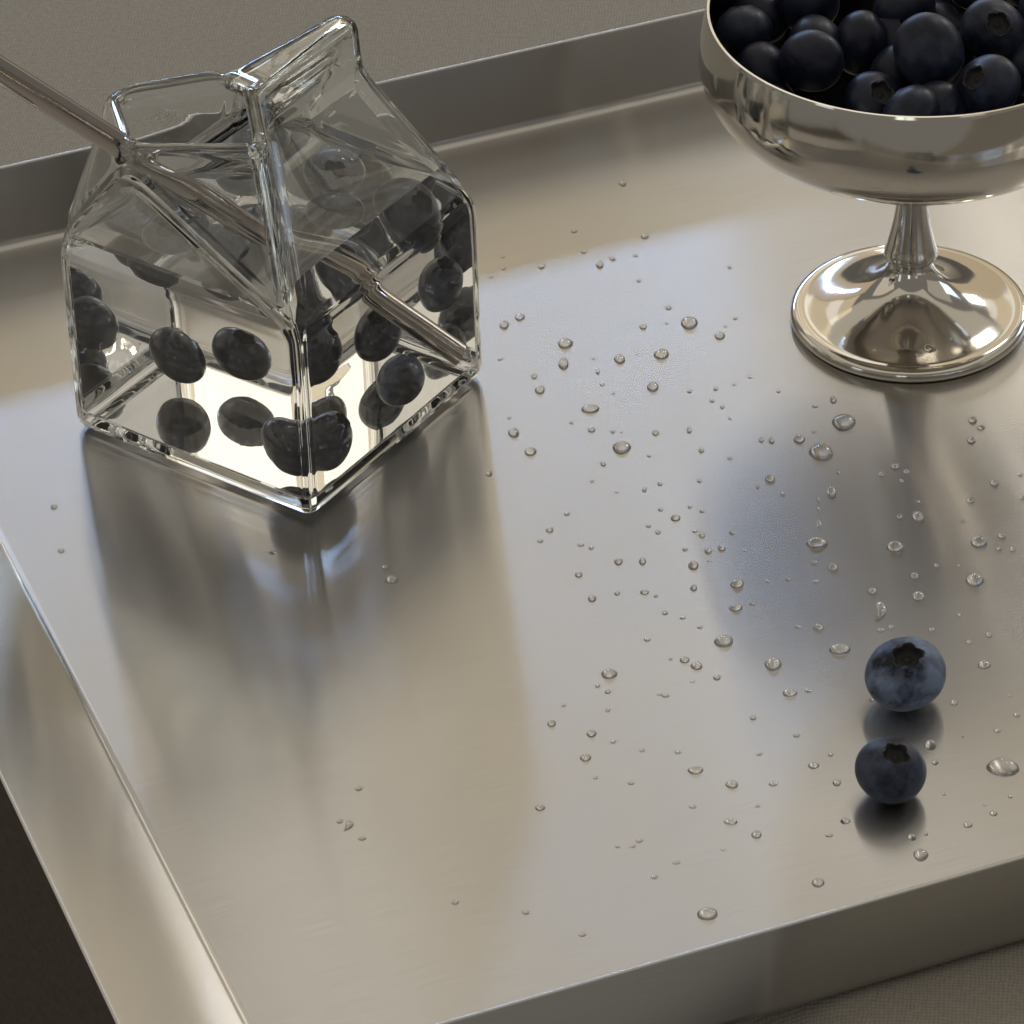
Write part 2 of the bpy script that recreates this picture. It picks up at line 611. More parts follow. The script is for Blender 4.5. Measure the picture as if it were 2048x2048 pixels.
bpy.data.objects.remove(tmp)
bpy.data.meshes.remove(tmp_me)
WALL_T, ZW = 2.3, 59.0
# a thicker fire-polished bead along the open rim
edge_use = {}
for f in o_faces:
    for a, b in zip(f, f[1:] + f[:1]):
        edge_use[(min(a, b), max(a, b))] = edge_use.get((min(a, b), max(a, b)), 0) + 1
rim_ids = {v for e, n in edge_use.items() if n == 1 for v in e}
rim_pts = [o_co[k] for k in rim_ids]
bead = []
for c in o_co:
    d = min((c - r).length for r in rim_pts) if c.z > 85 else 99
    bead.append(0.75 * max(0.0, 1 - d / 4.0) ** 0.7)
o_co = [c + n * b for c, n, b in zip(o_co, o_no, bead)]
i_co = []
for c, n, b in zip(o_co, o_no, bead):
    q = c - n * (WALL_T + 1.7 * b)
    wob = noise.noise(q * 0.045) * 0.22 + noise.noise(q * 0.11 + Vector((7, 3, 1))) * 0.04
    q = q - n * wob
    k = max(0.0, 1 - max(q.z, 0) / 16.0)
    q.z += 2.4 * k * k * (3 - 2 * k)
    i_co.append(q)

# straw geometry, needed for the hole in the water surface
S0, S1 = Vector((64.8, 64.8, 9.0)), Vector((29.5, -12.2, 98.6))
SD = (S1 - S0).normalized()
SX = SD.cross(Vector((0, 0, 1))).normalized()
SY = SX.cross(SD)
SR, SI, SN, SLEN = 3.0, 2.5, 32, 215.0


def straw_pt(k, r, s):
    a = 2 * math.pi * k / SN
    return S0 + SD * s + SX * (r * math.cos(a)) + SY * (r * math.sin(a))


def straw_s_at_z(k, r, z):
    return (z - straw_pt(k, r, 0).z) / SD.z


# water: everything of the inner surface below the water line, plus the level surface
bmw = bmesh.new()
wv = [bmw.verts.new(c) for c in i_co]
for f in o_faces:
    bmw.faces.new([wv[k] for k in f])
bmesh.ops.bisect_plane(bmw, geom=bmw.verts[:] + bmw.edges[:] + bmw.faces[:], dist=1e-4, plane_co=(0, 0, ZW), plane_no=(0, 0, 1))
bmu = bmw.copy()                                  # dry upper part of the inner wall
dele = [f for f in bmw.faces if f.calc_center_median().z > ZW]
bmesh.ops.delete(bmw, geom=dele, context='FACES')
dele = [f for f in bmu.faces if f.calc_center_median().z < ZW]
bmesh.ops.delete(bmu, geom=dele, context='FACES')
loop = [e for e in bmw.edges if e.is_boundary]
hole = [bmw.verts.new(straw_pt(k, SR, straw_s_at_z(k, SR, ZW))) for k in range(SN)]
hole_e = [bmw.edges.new((hole[k], hole[(k + 1) % SN])) for k in range(SN)]
before = set(bmw.faces)
bmesh.ops.triangle_fill(bmw, use_beauty=True, use_dissolve=False, edges=loop + hole_e, normal=(0, 0, 1))
for f in bmw.faces:
    if f not in before:
        f.normal_update()
        if f.normal.z < 0:
            f.normal_flip()
        f.material_index = 1
for e in loop:
    e.smooth = False
water_me = mesh_from_bm('carton_water', bmw, True)
water = obj('carton_water', water_me, mats=[WET, SURF])
water.matrix_world = CM
tag(water, 'clear water with floating blueberries filling the glass milk carton', 'water')

# glass: outer wall + dry inner wall + rounded rim
bmg = bmesh.new()
gv = [bmg.verts.new(c) for c in o_co]
for f in o_faces:
    bmg.faces.new([gv[k] for k in f])
bmg.normal_update()
gi = {}
bmu.verts.ensure_lookup_table()
bmu.verts.index_update()
umap = [bmg.verts.new(v.co) for v in bmu.verts]
for f in bmu.faces:
    bmg.faces.new([umap[v.index] for v in reversed(f.verts)])
rim_e = [(e.verts[0], e.verts[1]) for e in bmg.edges if e.is_boundary and e.verts[0] in set(gv)]
# matching inner rim vertices (same source vertex index)
inner_of = {}
ukd = {}
for v in umap:
    ukd[(round(v.co.x, 3), round(v.co.y, 3), round(v.co.z, 3))] = v
for k, v in enumerate(gv):
    c = i_co[k]
    w = ukd.get((round(c.x, 3), round(c.y, 3), round(c.z, 3)))
    if w is not None:
        inner_of[v] = w
rimrow = {}
for a, b in rim_e:
    for v in (a, b):
        if v in rimrow or v not in inner_of:
            continue
        w = inner_of[v]
        mid = (v.co + w.co) / 2
        rad = (v.co - w.co) / 2
        up = Vector((0, 0, 1))
        up = (up - rad.normalized() * up.dot(rad.normalized())).normalized()
        rimrow[v] = [v] + [bmg.verts.new(mid + rad * math.cos(math.pi * k / 7) * 1.0 + up * rad.length * 1.25 * math.sin(math.pi * k / 7))
                           for k in range(1, 7)] + [w]
for a, b in rim_e:
    if a in rimrow and b in rimrow:
        ra, rb = rimrow[a], rimrow[b]
        for k in range(7):
            try:
                bmg.faces.new((ra[k], ra[k + 1], rb[k + 1], rb[k]))
            except ValueError:
                pass
bmg.normal_update()
# orient the rim strip like its neighbours
rimset = set()
for r in rimrow.values():
    rimset.update(r[1:-1])
strip = [f for f in bmg.faces if any(v in rimset for v in f.verts)]
for f in strip:
    c = f.calc_center_median()
    if f.normal.z < 0 and c.z > 95.5:
        f.normal_flip()
bmu.free()
# propagate orientation inside the strip
bmg.normal_update()
seen = set(f for f in bmg.faces if f not in set(strip))
todo = [f for f in strip]
changed = True
while todo and changed:
    changed = False
    rest = []
    for f in todo:
        ok = False
        for l in f.loops:
            o = l.link_loop_radial_next
            if o.face != f and o.face in seen:
                if o.vert == l.vert:
                    f.normal_flip()
                ok = True
                break
        if ok:
            seen.add(f)
            changed = True
        else:
            rest.append(f)
    todo = rest
carton = obj('glass_carton', mesh_from_bm('glass_carton', bmg, True), mats=[GLASS])
carton.matrix_world = CM
tag(carton, 'clear glass milk carton shaped cup with open spout and water', 'glass')

# straw: outer wall dry / wet, inner bore, open top, sealed foot
sv, sf, ss = [], [], []


def ring(r, fs):
    base = len(sv)
    for k in range(SN):
        sv.append(straw_pt(k, r, fs(k)))
    return base


def band(a, b, slot, flip=False):
    for k in range(SN):
        k2 = (k + 1) % SN
        f = (a + k, a + k2, b + k2, b + k)
        sf.append(f[::-1] if flip else f)
        ss.append(slot)


o0 = ring(SR, lambda k: 0.0)
ow = ring(SR, lambda k: straw_s_at_z(k, SR, ZW))
om = ring(SR, lambda k: 90.0)
on = ring(SR, lambda k: SLEN - 1.0)
o1 = ring(SR, lambda k: SLEN)
t1 = ring((SR + SI) / 2, lambda k: SLEN + 0.5)
i1 = ring(SI, lambda k: SLEN)
in1 = ring(SI, lambda k: SLEN - 1.0)
in0 = ring(SI, lambda k: 2.4)
i0 = ring(SI, lambda k: 1.4)
ic = len(sv); sv.append(S0 + SD * 1.4)
oc = len(sv); sv.append(S0)
band(o0, ow, 1); band(ow, om, 0); band(om, on, 0); band(on, o1, 0); band(o1, t1, 0); band(t1, i1, 0); band(i1, in1, 0); band(in1, in0, 0); band(in0, i0, 0)
for k in range(SN):
    k2 = (k + 1) % SN
    sf.append((i0 + k, i0 + k2, ic)); ss.append(0)
    sf.append((o0 + k2, o0 + k, oc)); ss.append(1)
bms = bmesh.new()
bv = [bms.verts.new(v) for v in sv]
for f, s in zip(sf, ss):
    nf = bms.faces.new([bv[k] for k in f])
    nf.material_index = 0
bmesh.ops.recalc_face_normals(bms, faces=bms.faces)
if bms.calc_volume(signed=True) < 0:
    bmesh.ops.reverse_faces(bms, faces=bms.faces)
straw_me = mesh_from_bm('drinking_straw', bms, True)
straw_me.set_sharp_from_angle(angle=R(30))
straw = obj('drinking_straw', straw_me, mats=[STRAW])
straw.matrix_world = CM
tag(straw, 'thin polished steel drinking straw leaning out of the carton spout', 'straw')


# ------------------------------------------------------------------ steel goblet
GX, GY = 0.10203, 0.07682
gob = empty('dessert_goblet', (GX, GY, 0.0001), R(15))
tag(gob, 'polished steel footed dessert goblet piled with blueberries', 'goblet')
RB, ZB, ZC, ZBOT = 52.9, 89.9, 76.5, 49.5
outer = [(3.4, ZBOT - 0.6)]
for k in range(1, 17):
    a = math.pi / 2 * k / 16
    outer.append((max(3.4, RB * math.sin(a)), ZC - (ZC - ZBOT) * math.cos(a)))
outer += smooth_curve([(RB, ZC + 0.01), (RB - 0.25, ZC + 3.5), (RB - 0.85, ZC + 7.5), (RB - 1.9, ZB - 0.5)], 5) + [(RB - 2.1, ZB), (RB - 2.7, ZB), (RB - 2.9, ZB - 0.4)]
inner = [(RB - 1.9, ZC + 7), (RB - 1.3, ZC + 3), (RB - 1.2, ZC)]
for k in range(15, -1, -1):
    a = math.pi / 2 * k / 16
    inner.append(((RB - 1.2) * math.sin(a), ZC - (ZC - ZBOT - 1.2) * math.cos(a)))
inner[-1] = (0, ZBOT + 1.2)
bowl = obj('bowl', lathe('goblet_bowl', outer + inner, 128), gob, [POLISH])
bowl.data.set_sharp_from_angle(angle=R(60))
stem_p = smooth_curve([(5.2, ZBOT + 0.6), (3.9, ZBOT - 2.0), (3.35, 44), (3.6, 38), (4.5, 30), (5.9, 23.5), (6.7, 20.4), (6.6, 19.0), (5.6, 18.0)], 6) + [(0, 18.0)]
obj('stem', lathe('goblet_stem', [(0, ZBOT + 0.6)] + stem_p, 64), gob, [POLISH])
foot_p = [(0, 18.6), (5.0, 18.6)] + smooth_curve([(5.2, 18.3), (5.9, 15.8), (7.6, 13.0), (11, 9.9), (16, 7.0), (21.5, 4.9), (26, 3.9), (28.3, 3.7), (29.6, 3.0), (30.05, 1.9), (29.8, 0.8), (29.2, 0.15)], 8) \
    + [(27.5, 0.15), (26.5, 1.4), (0, 1.8)]
obj('foot', lathe('goblet_foot', foot_p, 128), gob, [POLISH])


# ------------------------------------------------------------------ blueberries
def berry_meshes(seed):
    """Body with a sunken eye, and its five-lobed crown (unit radius 1 mm)."""
    rnd = random.Random(seed)
    off = Vector((rnd.uniform(-9, 9), rnd.uniform(-9, 9), rnd.uniform(-9, 9)))
    flat = rnd.uniform(0.80, 0.90)
    SEG = 48
    prof = []
    for k in range(1, 20):
        t = -math.pi / 2 + math.pi * k / 21
        prof.append((math.cos(t), flat * math.sin(t)))
    prof = [p for p in prof if not (p[1] > 0 and p[0] < 0.47)]
    ztop = flat * math.sqrt(1 - 0.40 ** 2)
    prof += [(0.44, ztop - 0.005), (0.40, ztop + 0.025), (0.365, ztop + 0.035)]
    verts, faces = [(0, 0, -flat)], []
    lob = rnd.uniform(0, 6)

    def star(a):
        c = math.cos(5 * a + lob)
        return 1 + 0.17 * (1 - 2 * abs(c) ** 0.8 if c < 0 else 1 - 2 * (1 - abs(c) ** 0.8) * 0.5) * 0.8 + 0.05 * noise.noise(Vector((math.cos(a) * 3, math.sin(a) * 3, seed)))

    for r, z in prof:
        for k in range(SEG):
            a = 2 * math.pi * k / SEG
            n = noise.noise(Vector((r * math.cos(a), r * math.sin(a), z)) * 1.1 + off)
            s = 1 + 0.045 * n
            if r < 0.38:
                s *= star(a)
            verts.append((r * math.cos(a) * s, r * math.sin(a) * s, z * (1 + 0.045 * n)))
    n = len(prof)
    for k in range(SEG):
        k2 = (k + 1) % SEG
        faces.append((0, 1 + k2, 1 + k))
        for j in range(n - 1):
            a, b = 1 + j * SEG, 1 + (j + 1) * SEG
            faces.append((a + k, a + k2, b + k2, b + k))
    body = mesh_from('blueberry_body', verts, faces, True)
    body.materials.append(BERRY)
    # crown
    # dark lining of the eye, from the star-shaped edge down to its floor, with a small style in the middle
    cvv, cff = [], []
    lining = [(0.372, 0.030, 1), (0.352, 0.040, 1), (0.330, 0.0, 0.8), (0.315, -0.10, 0.4), (0.27, -0.19, 0), (0.10, -0.21, 0), (0.06, -0.14, 0), (0.0, -0.13, 0)]
    rows = len(lining)
    for k in range(SEG):
        a = 2 * math.pi * k / SEG
        st = star(a)
        n_ = noise.noise(Vector((0.36 * math.cos(a), 0.36 * math.sin(a), ztop)) * 1.1 + off)
        for r, z, w in lining:
            rr_ = r * (1 + (st - 1) * w) * (1 + 0.045 * n_)
            cvv.append((rr_ * math.cos(a), rr_ * math.sin(a), (ztop + z) * (1 + 0.045 * n_ * w)))
    for k in range(SEG):
        k2 = (k + 1) % SEG
        for j in range(rows - 1):
            cff.append((k * rows + j, k2 * rows + j, k2 * rows + j + 1, k * rows + j + 1))
    crown = mesh_from('blueberry_crown', cvv, cff, True)
    crown.materials.append(CALYX)
    return body, crown


BM = [berry_meshes(s) for s in range(5)]


def berry(loc, r, tilt, spin, label, group, bloom, kind=0, squash=1.0):
    """tilt = direction of the eye (unit vector), loc in metres (centre)."""
    body, crown = BM[kind % len(BM)]
    o = bpy.data.objects.new('blueberry', body)
    col.objects.link(o)
    o.location = loc
    q = Vector(tilt).normalized().to_track_quat('Z', 'X')
    o.rotation_mode = 'QUATERNION'
    o.rotation_quaternion = q @ Matrix.Rotation(spin, 3, 'Z').to_quaternion()
    h_ = math.sin(loc[0] * 9137.0 + loc[1] * 5171.0)
    o.scale = (r * (1 + 0.05 * h_), r * (1 - 0.05 * h_), r * squash * (1 + 0.04 * math.sin(loc[1] * 7731.0)))
    o['bloom'] = bloom
    o['wet'] = 0.0
    c = bpy.data.objects.new('calyx', crown)
    col.objects.link(c)
    c.parent = o
    tag(o, label, 'blueberry', group)
    return o


# two loose berries on the tray
berry((0.0868, -0.0772, 0.0078), 9.1, (0.02, -0.30, 1.0), 0.4, 'large dusty blueberry on tray, farther of the two loose ones',
      'loose blueberries on the tray', 1.0, 0, 0.98)
berry((0.0808, -0.1093, 0.0067), 7.9, (0.16, -0.28, 1.0), 1.9, 'small dark loose blueberry on tray nearest the front edge',
      'loose blueberries on the tray', 0.26, 1, 0.98)

# goblet berries: offsets from the goblet axis in mm
GB = [((-41, 12.5, 78), 7.6, (-0.1, 0.6, 0.9), 'blueberry against the left rim of the goblet, eye on top', 0.09),
      ((-26, -5.5, 79.5), 8.0, (0.5, 0.9, -0.3), 'oval dark blueberry in goblet, second from the left rim', 0.06),
      ((2, -8.8, 83), 8.9, (0.2, 0.8, -0.5), 'biggest smooth blueberry in the middle of the goblet pile', 0.12),
      ((18.7, 1.7, 82), 8.0, (0.1, -0.75, 0.75), 'blueberry with round open eye facing viewer in goblet', 0.12),
      ((15.3, -20.1, 79.5), 8.0, (-0.75, -0.45, 0.75), 'blueberry with torn crown facing left near goblet front rim', 0.11),
      ((-24.7, 21.5, 80), 8.2, (0.1, 0.9, 0.3), 'dark blueberry at the picture top edge in goblet, left of centre', 0.08),
      ((-1.5, 16.5, 80), 8.0, (-0.4, 0.8, 0.3), 'dark blueberry behind the biggest one in goblet', 0.08),
      ((-11.2, -14.5, 72.5), 7.8, (0.2, -0.5, 0.8), 'shadowed blueberry sunk below the middle of the goblet', 0.06),
      ((-3.6, -26.5, 76), 7.8, (-0.6, 0.4, 0.4), 'blueberry just above the front rim of the goblet', 0.09),
      ((-36, 25, 74.5), 7.6, (0.5, 0.5, 0.6), 'shadowed blueberry behind the left rim berry in goblet', 0.06)]
for k, (p, r, t, lab, bl) in enumerate(GB):
    berry((GX + p[0] * MM, GY + p[1] * MM, p[2] * MM), r, t, k * 1.3, lab, 'blueberries piled in the goblet', bl, k)
rnd = random.Random(4)
UNDER = [(-36, -6, 66, 'low at the left of the goblet'), (-21, -22, 65, 'low at the left front of the goblet'),
         (-6, -38, 68, 'low behind the front rim of the goblet'), (13, -37, 70, 'low behind the front rim, right of its middle'),
         (29, -26, 68, 'low at the right front of the goblet'), (4, -22, 64, 'deep in the middle front of the goblet'),
         (34, -8, 70, 'low at the right side of the goblet'), (-38, -16, 73, 'tight inside the left front rim of the goblet'),
         (-29, -29, 73, 'half hidden by the front left rim of the goblet'), (-13, 8, 76, 'left of and behind the biggest goblet berry'),
         (7, 4, 73, 'under the biggest berry of the goblet'), (-24, 8, 76, 'between the left rim berry and the middle of the goblet'),
         (9, 18, 73, 'behind the open-eyed berry in the goblet'), (-37, 1, 73, 'directly below the left rim berry in the goblet'),
         (28, -4, 75, 'right of the open-eyed berry in the goblet'), (3, -22, 74, 'wedged in front of the biggest goblet berry'),
         (-5, -2, 72, 'sunk just left of the biggest goblet berry'), (-3, 11.5, 75, 'in the gap behind the biggest goblet berry')]
for k, (x, y, z, where) in enumerate(UNDER):
    berry((GX + x * MM, GY + y * MM, z * MM), 7.8, (rnd.uniform(-1, 1), rnd.uniform(-1, 1), rnd.uniform(-.3, 1)), k * 2.1,
          'dark blueberry ' + where, 'lower blueberries in the goblet', 0.06, k)
FAR = [(17, 24, 82, 'behind the open-eyed one'), (34, 12, 81, 'at its right side'), (-8, 37, 82, 'at its far side'),
       (13, 39, 80, 'at its far right'), (30, 28, 80, 'at its far right rim'), (-24, 34, 79, 'at its far left'),
       (36, -12, 82, 'at its right front'), (40, 2, 74, 'low at its right rim')]
for k, (x, y, z, where) in enumerate(FAR):
    berry((GX + x * MM, GY + y * MM, z * MM), 8.0, (0.3, 0.4, 0.8), k * 1.1,
          'blueberry on the goblet pile cut off by the picture edge, ' + where, 'far blueberries in the goblet', 0.15, k + 2)

# carton berries (carton coordinates, mm)
CB = [((12.5, 42, 12.3), 8.3, (0.3, 0.6, 0.8), 'sunken blueberry on the carton floor nearest its left edge', 0.06),
      ((25, 58.0, 12.0), 8.2, (0.3, -0.2, 0.9), 'sunken blueberry on the carton floor near the back corner', 0.06),
      ((59.2, 14.5, 12.0), 8.2, (0.5, 0.6, 0.7), 'sunken blueberry at the front corner of the carton', 0.06),
      ((58.8, 44, 12.4), 8.4, (-0.1, 0.6, 0.8), 'sunken dusty blueberry beside the right face of the carton', 0.45),
      ((38.5, 56.5, 53.5), 8.0, (0.4, -0.5, 0.8), 'floating blueberry with eye up under the closed roof of the carton', 0.45),
      ((35.5, 30, 53.6), 7.2, (0.2, 0.3, 0.9), 'small floating blueberry below the fin of the carton', 0.15),
      ((59, 56.5, 51.0), 8.0, (0.6, 0.1, 0.5), 'floating blueberry at the right corner of the carton', 0.1),
      ((48.5, 43, 52.5), 7.0, (0.3, -0.6, 0.5), 'floating blueberry behind the straw under the right roof slope', 0.1),
      ((21.5, 45, 53.6), 8.0, (-0.2, 0.3, 0.9), 'floating blueberry left of the fin in the carton', 0.1),
      ((10.8, 29, 53.0), 7.4, (-0.3, -0.4, 0.7), 'floating blueberry near the left corner of the carton', 0.1),
      ((21.5, 17, 53.6), 7.8, (0.1, -0.4, 0.9), 'floating blueberry under the spout mouth of the carton', 0.1),
      ((13.5, 60, 52.5), 7.6, (0.1, 0.5, 0.7), 'floating blueberry at the hidden back corner of the carton', 0.1)]
for k, (p, r, t, lab, bl) in enumerate(CB):
    w = CM @ (Vector(p) * MM)
    tv = CM.to_3x3() @ Vector(t)
    o = berry(w, r, tv, k * 0.9, lab, 'blueberries in the glass carton', bl * 1.2 + 0.05, k + 1)
    o['wet'] = 0.65

# ------------------------------------------------------------------ water droplets on the tray
# x, y, half width, half depth in mm on the tray floor
DROPS = [
(-0.3,80.0,1.2,2.0),(3.7,83.4,1.28,1.63),(14.8,70.7,1.78,2.47),(14.2,61.9,1.35,2.68),(-1.6,64.8,0.68,0.73),
(8.0,50.7,1.25,2.04),(6.7,56.7,0.76,1.21),(21.6,63.4,0.42,0.61),(22.6,58.1,0.59,1.58),(28.3,62.9,1.35,2.2),
(38.8,64.3,1.94,2.2),(46.5,77.9,2.13,2.87),(53.8,71.7,1.27,1.86),(34.8,77.1,1.02,1.25),(41.6,85.3,0.77,1.26),
(36.0,50.2,1.5,2.16),(23.5,52.1,0.67,0.84),(26.1,48.1,0.58,0.6),(20.2,41.8,2.32,1.89),(1.1,32.6,1.32,2.1),
(0.1,39.0,0.5,0.71),(5.0,24.4,1.48,1.73),(15.4,36.2,0.58,0.82),(20.2,32.9,0.99,1.17),(25.4,31.6,0.66,0.82),
(27.4,31.3,0.41,0.47),(27.2,24.8,2.21,2.77),(35.7,30.5,0.82,1.28),(44.0,31.2,0.66,1.4),(33.8,21.0,0.57,0.69),
(46.5,22.5,0.74,1.04),(53.2,18.7,0.57,0.8),(45.0,47.7,0.67,0.91),(51.5,48.4,0.63,0.91),(50.3,43.3,0.63,0.85),
(56.1,50.1,0.57,0.67),(52.7,40.5,0.58,0.83),(54.3,35.7,0.46,0.8),(24.9,106.5,1.04,1.95),
(28.3,109.1,0.78,1.17),(37.1,119.0,1.05,1.32),(21.0,112.7,0.79,0.92),(9.8,106.6,0.78,1.56),
(18.8,122.7,0.79,1.06),(-3.1,102.4,0.61,0.77),(0.1,106.1,0.52,0.78),(-0.0,111.7,0.52,0.65),
(34.3,110.0,0.61,0.73),(34.7,98.2,0.69,0.9),(58.3,103.2,0.61,1.03),(58.2,79.4,0.6,0.88),(55.6,76.0,0.48,0.7),
(32.7,64.9,0.47,0.49),(40.7,78.2,0.43,0.62),(60.3,53.2,0.59,0.85),(66.9,46.4,0.54,0.84),(81.9,32.2,2.89,3.56),
(80.1,41.8,0.77,1.67),(75.5,39.4,0.77,0.69),(75.5,20.1,2.86,3.63),(70.6,25.6,1.44,1.76),(74.4,28.5,0.54,0.6),
(61.3,26.0,0.67,1.22),(63.8,25.7,0.77,1.49),(62.4,9.6,1.23,1.72),(59.2,6.6,0.53,1.05),(65.0,3.2,0.56,1.05),
(76.7,3.4,1.13,2.76),(78.9,11.3,0.53,0.8),(73.4,0.3,0.41,1.04),(73.1,-3.6,0.41,1.3),(72.8,-9.2,0.52,1.93),
(71.5,-16.8,2.41,2.29),(70.4,-24.5,0.92,1.01),(74.7,-26.6,1.29,1.63),(51.9,-31.6,1.65,1.74),
(51.0,-40.6,1.55,1.35),(51.9,-11.4,0.75,0.9),(54.6,-18.6,0.56,0.71),(59.0,-30.9,0.59,0.7),
(63.9,-30.6,0.7,0.8),(70.2,-31.8,0.7,0.85),(55.0,-39.4,0.82,0.61),(64.8,-48.6,0.65,0.68),
(69.6,-49.1,1.3,1.02),(92.8,12.9,1.14,1.33),(89.2,9.9,0.79,1.11),(95.3,10.5,0.85,1.06),(93.9,6.9,0.66,0.84),
(96.4,-8.0,1.49,2.58),(92.0,-7.5,0.84,1.03),(96.9,-1.8,0.56,0.78),(89.8,-19.5,2.03,2.41),
(83.1,-36.2,1.1,1.36),(83.8,-44.0,2.36,3.67),(83.7,-51.0,0.9,0.97),(86.2,-49.9,0.72,0.73),
(93.4,-31.0,1.01,1.5),(93.6,-38.9,1.64,1.97),(98.9,-27.4,0.66,1.0),(104.0,-27.6,0.37,0.63),
(113.4,31.0,1.05,1.64),(115.0,27.8,0.96,0.95),(112.2,22.6,1.11,1.49),(115.9,4.7,1.09,1.58),
(109.5,-2.0,1.12,1.17),(106.7,-10.1,0.6,0.82),(109.6,-18.8,1.94,2.42),(115.4,-16.5,1.07,1.23),
(114.1,-21.5,0.7,0.89),(117.3,-21.9,0.77,0.91),(107.2,-33.5,2.19,2.61),(102.2,-46.4,0.54,0.78),
(95.4,-51.6,0.81,0.72),(108.3,-54.2,0.81,1.08),(103.5,-56.7,0.72,0.86),(121.7,-1.6,0.65,0.91),
(122.4,7.7,0.57,0.79),(73.8,-57.5,2.61,1.91),(22.5,18.4,0.68,1.16),(19.6,11.3,0.52,0.73),(32.0,7.1,0.6,1.09),
(35.8,9.2,0.64,0.89),(25.3,6.4,0.47,0.57),(35.5,-1.2,0.67,0.82),(42.5,-0.5,0.52,0.77),(45.3,-2.4,0.56,0.97),
(38.8,-4.8,1.11,1.4),(45.4,9.9,0.6,0.89),(13.1,-1.6,0.78,0.82),(8.8,-7.8,0.92,1.07),(6.4,-12.1,0.7,0.81),
(18.4,-15.5,0.66,0.85),(16.0,-14.1,0.83,0.7),(32.3,-7.6,0.63,0.76),(34.4,-10.3,0.63,1.01),
(43.2,-10.4,0.66,0.66),(44.7,-12.1,0.77,0.91),(45.9,-18.3,0.91,1.15),(49.1,-17.4,0.95,1.15),
(40.5,-17.4,0.66,0.8),(24.6,-21.3,0.99,1.34),(30.2,-21.5,0.8,1.64),(42.1,-23.8,1.28,1.69),
(45.9,-22.3,0.62,0.45),(15.1,-25.8,0.91,1.14),(17.9,-35.2,0.98,1.32),(23.8,-33.5,0.65,0.98),
(30.2,-33.4,1.09,0.88),(32.8,-35.0,0.54,0.68),(41.7,-32.5,0.83,1.32),(34.6,-41.6,0.68,0.96),
(38.6,-43.7,0.75,0.63),(42.4,-47.5,0.68,0.62),(30.0,-51.4,0.82,0.81),(47.5,-53.1,2.23,2.33),
(58.2,-62.2,1.94,2.46),(20.7,-63.6,1.77,1.87),(38.2,-59.4,1.17,1.13),(40.8,-61.8,1.34,1.45),
(35.0,-58.9,0.46,0.56),(45.2,-66.3,0.92,1.07),(18.0,-67.8,0.53,0.79),(20.2,-70.1,0.7,0.88),
(20.0,-76.7,0.6,0.78),(31.8,-71.7,0.6,0.46),(33.2,-72.2,0.88,0.74),(39.6,-67.4,0.63,0.46),
(52.4,-81.2,0.77,0.91),(10.1,-74.5,0.56,0.46),(7.2,-80.8,0.98,1.27),(16.0,-84.9,1.11,1.26),
(20.8,-88.0,0.72,0.67),(27.1,-91.3,0.63,0.66),(35.0,-92.5,0.71,0.71),(14.4,-93.3,1.27,1.22),
(38.5,-99.0,1.73,1.21),(16.4,-100.3,0.55,0.55),(24.1,-102.6,0.71,0.65),(46.3,-104.3,1.37,1.4),
(53.0,-94.1,0.71,0.61),(55.4,-104.6,1.02,0.9),(3.8,-109.9,1.06,1.04),(37.3,-111.4,0.82,0.69),
(45.3,-116.9,1.44,0.98),(50.6,-121.6,1.16,1.27),(64.7,-98.8,1.22,1.11),(61.7,-88.1,0.75,0.72),
(25.1,-122.2,0.85,0.68),(23.6,-124.0,0.66,0.53),(20.3,-123.9,0.54,0.53),(32.7,-129.9,0.84,0.62),
(27.8,-134.3,0.84,0.76),(38.5,-146.8,2.31,2.01),(-0.1,-144.3,0.8,0.84),(11.7,-152.0,0.79,0.79),
(62.7,-138.1,1.37,1.47),(61.2,-72.9,1.57,1.32),(65.5,-72.2,0.8,0.85),(43.1,-126.1,0.5,0.44),
(68.8,-95.2,0.63,0.73),(69.4,-105.0,1.0,1.2),(70.1,-118.1,1.05,0.98),(66.3,-122.7,0.8,0.7),
(84.1,-124.3,1.01,1.16),(87.3,-123.4,0.46,0.58),(85.5,-130.2,1.6,2.02),(96.6,-120.9,0.92,0.97),
(102.6,-117.2,0.92,0.9),(106.4,-101.7,3.51,3.33),(91.1,-93.2,1.42,1.84),(91.6,-99.2,0.75,0.97),
(106.0,-65.2,1.45,1.71),(97.9,-78.5,0.89,1.0),(111.4,-83.6,0.71,0.83),(106.5,-88.9,0.79,0.82),
(92.5,-110.1,0.47,0.59),(106.9,-111.8,0.56,0.71),(79.4,-76.4,0.48,0.63),(51.4,-112.0,0.56,0.51),
(101.0,-114.3,0.4,0.43),(98.6,-90.4,0.35,0.53),(110.7,-76.6,0.48,0.5),(-110.1,8.7,0.85,1.01),
(-107.3,-9.1,0.78,0.9),(-57.0,-12.7,0.77,0.89),(-30.3,-20.2,0.89,0.88),(-28.8,-25.3,1.47,1.67),
(-36.0,-101.2,0.89,0.78),(-40.1,-112.1,0.77,0.76),(-38.5,-113.7,1.65,1.66),(-35.2,-118.2,0.87,0.76),
(-15.1,-140.3,0.8,0.79),(-5.2,16.0,0.79,1.27),(32.4,145.1,0.93,1.63),
]
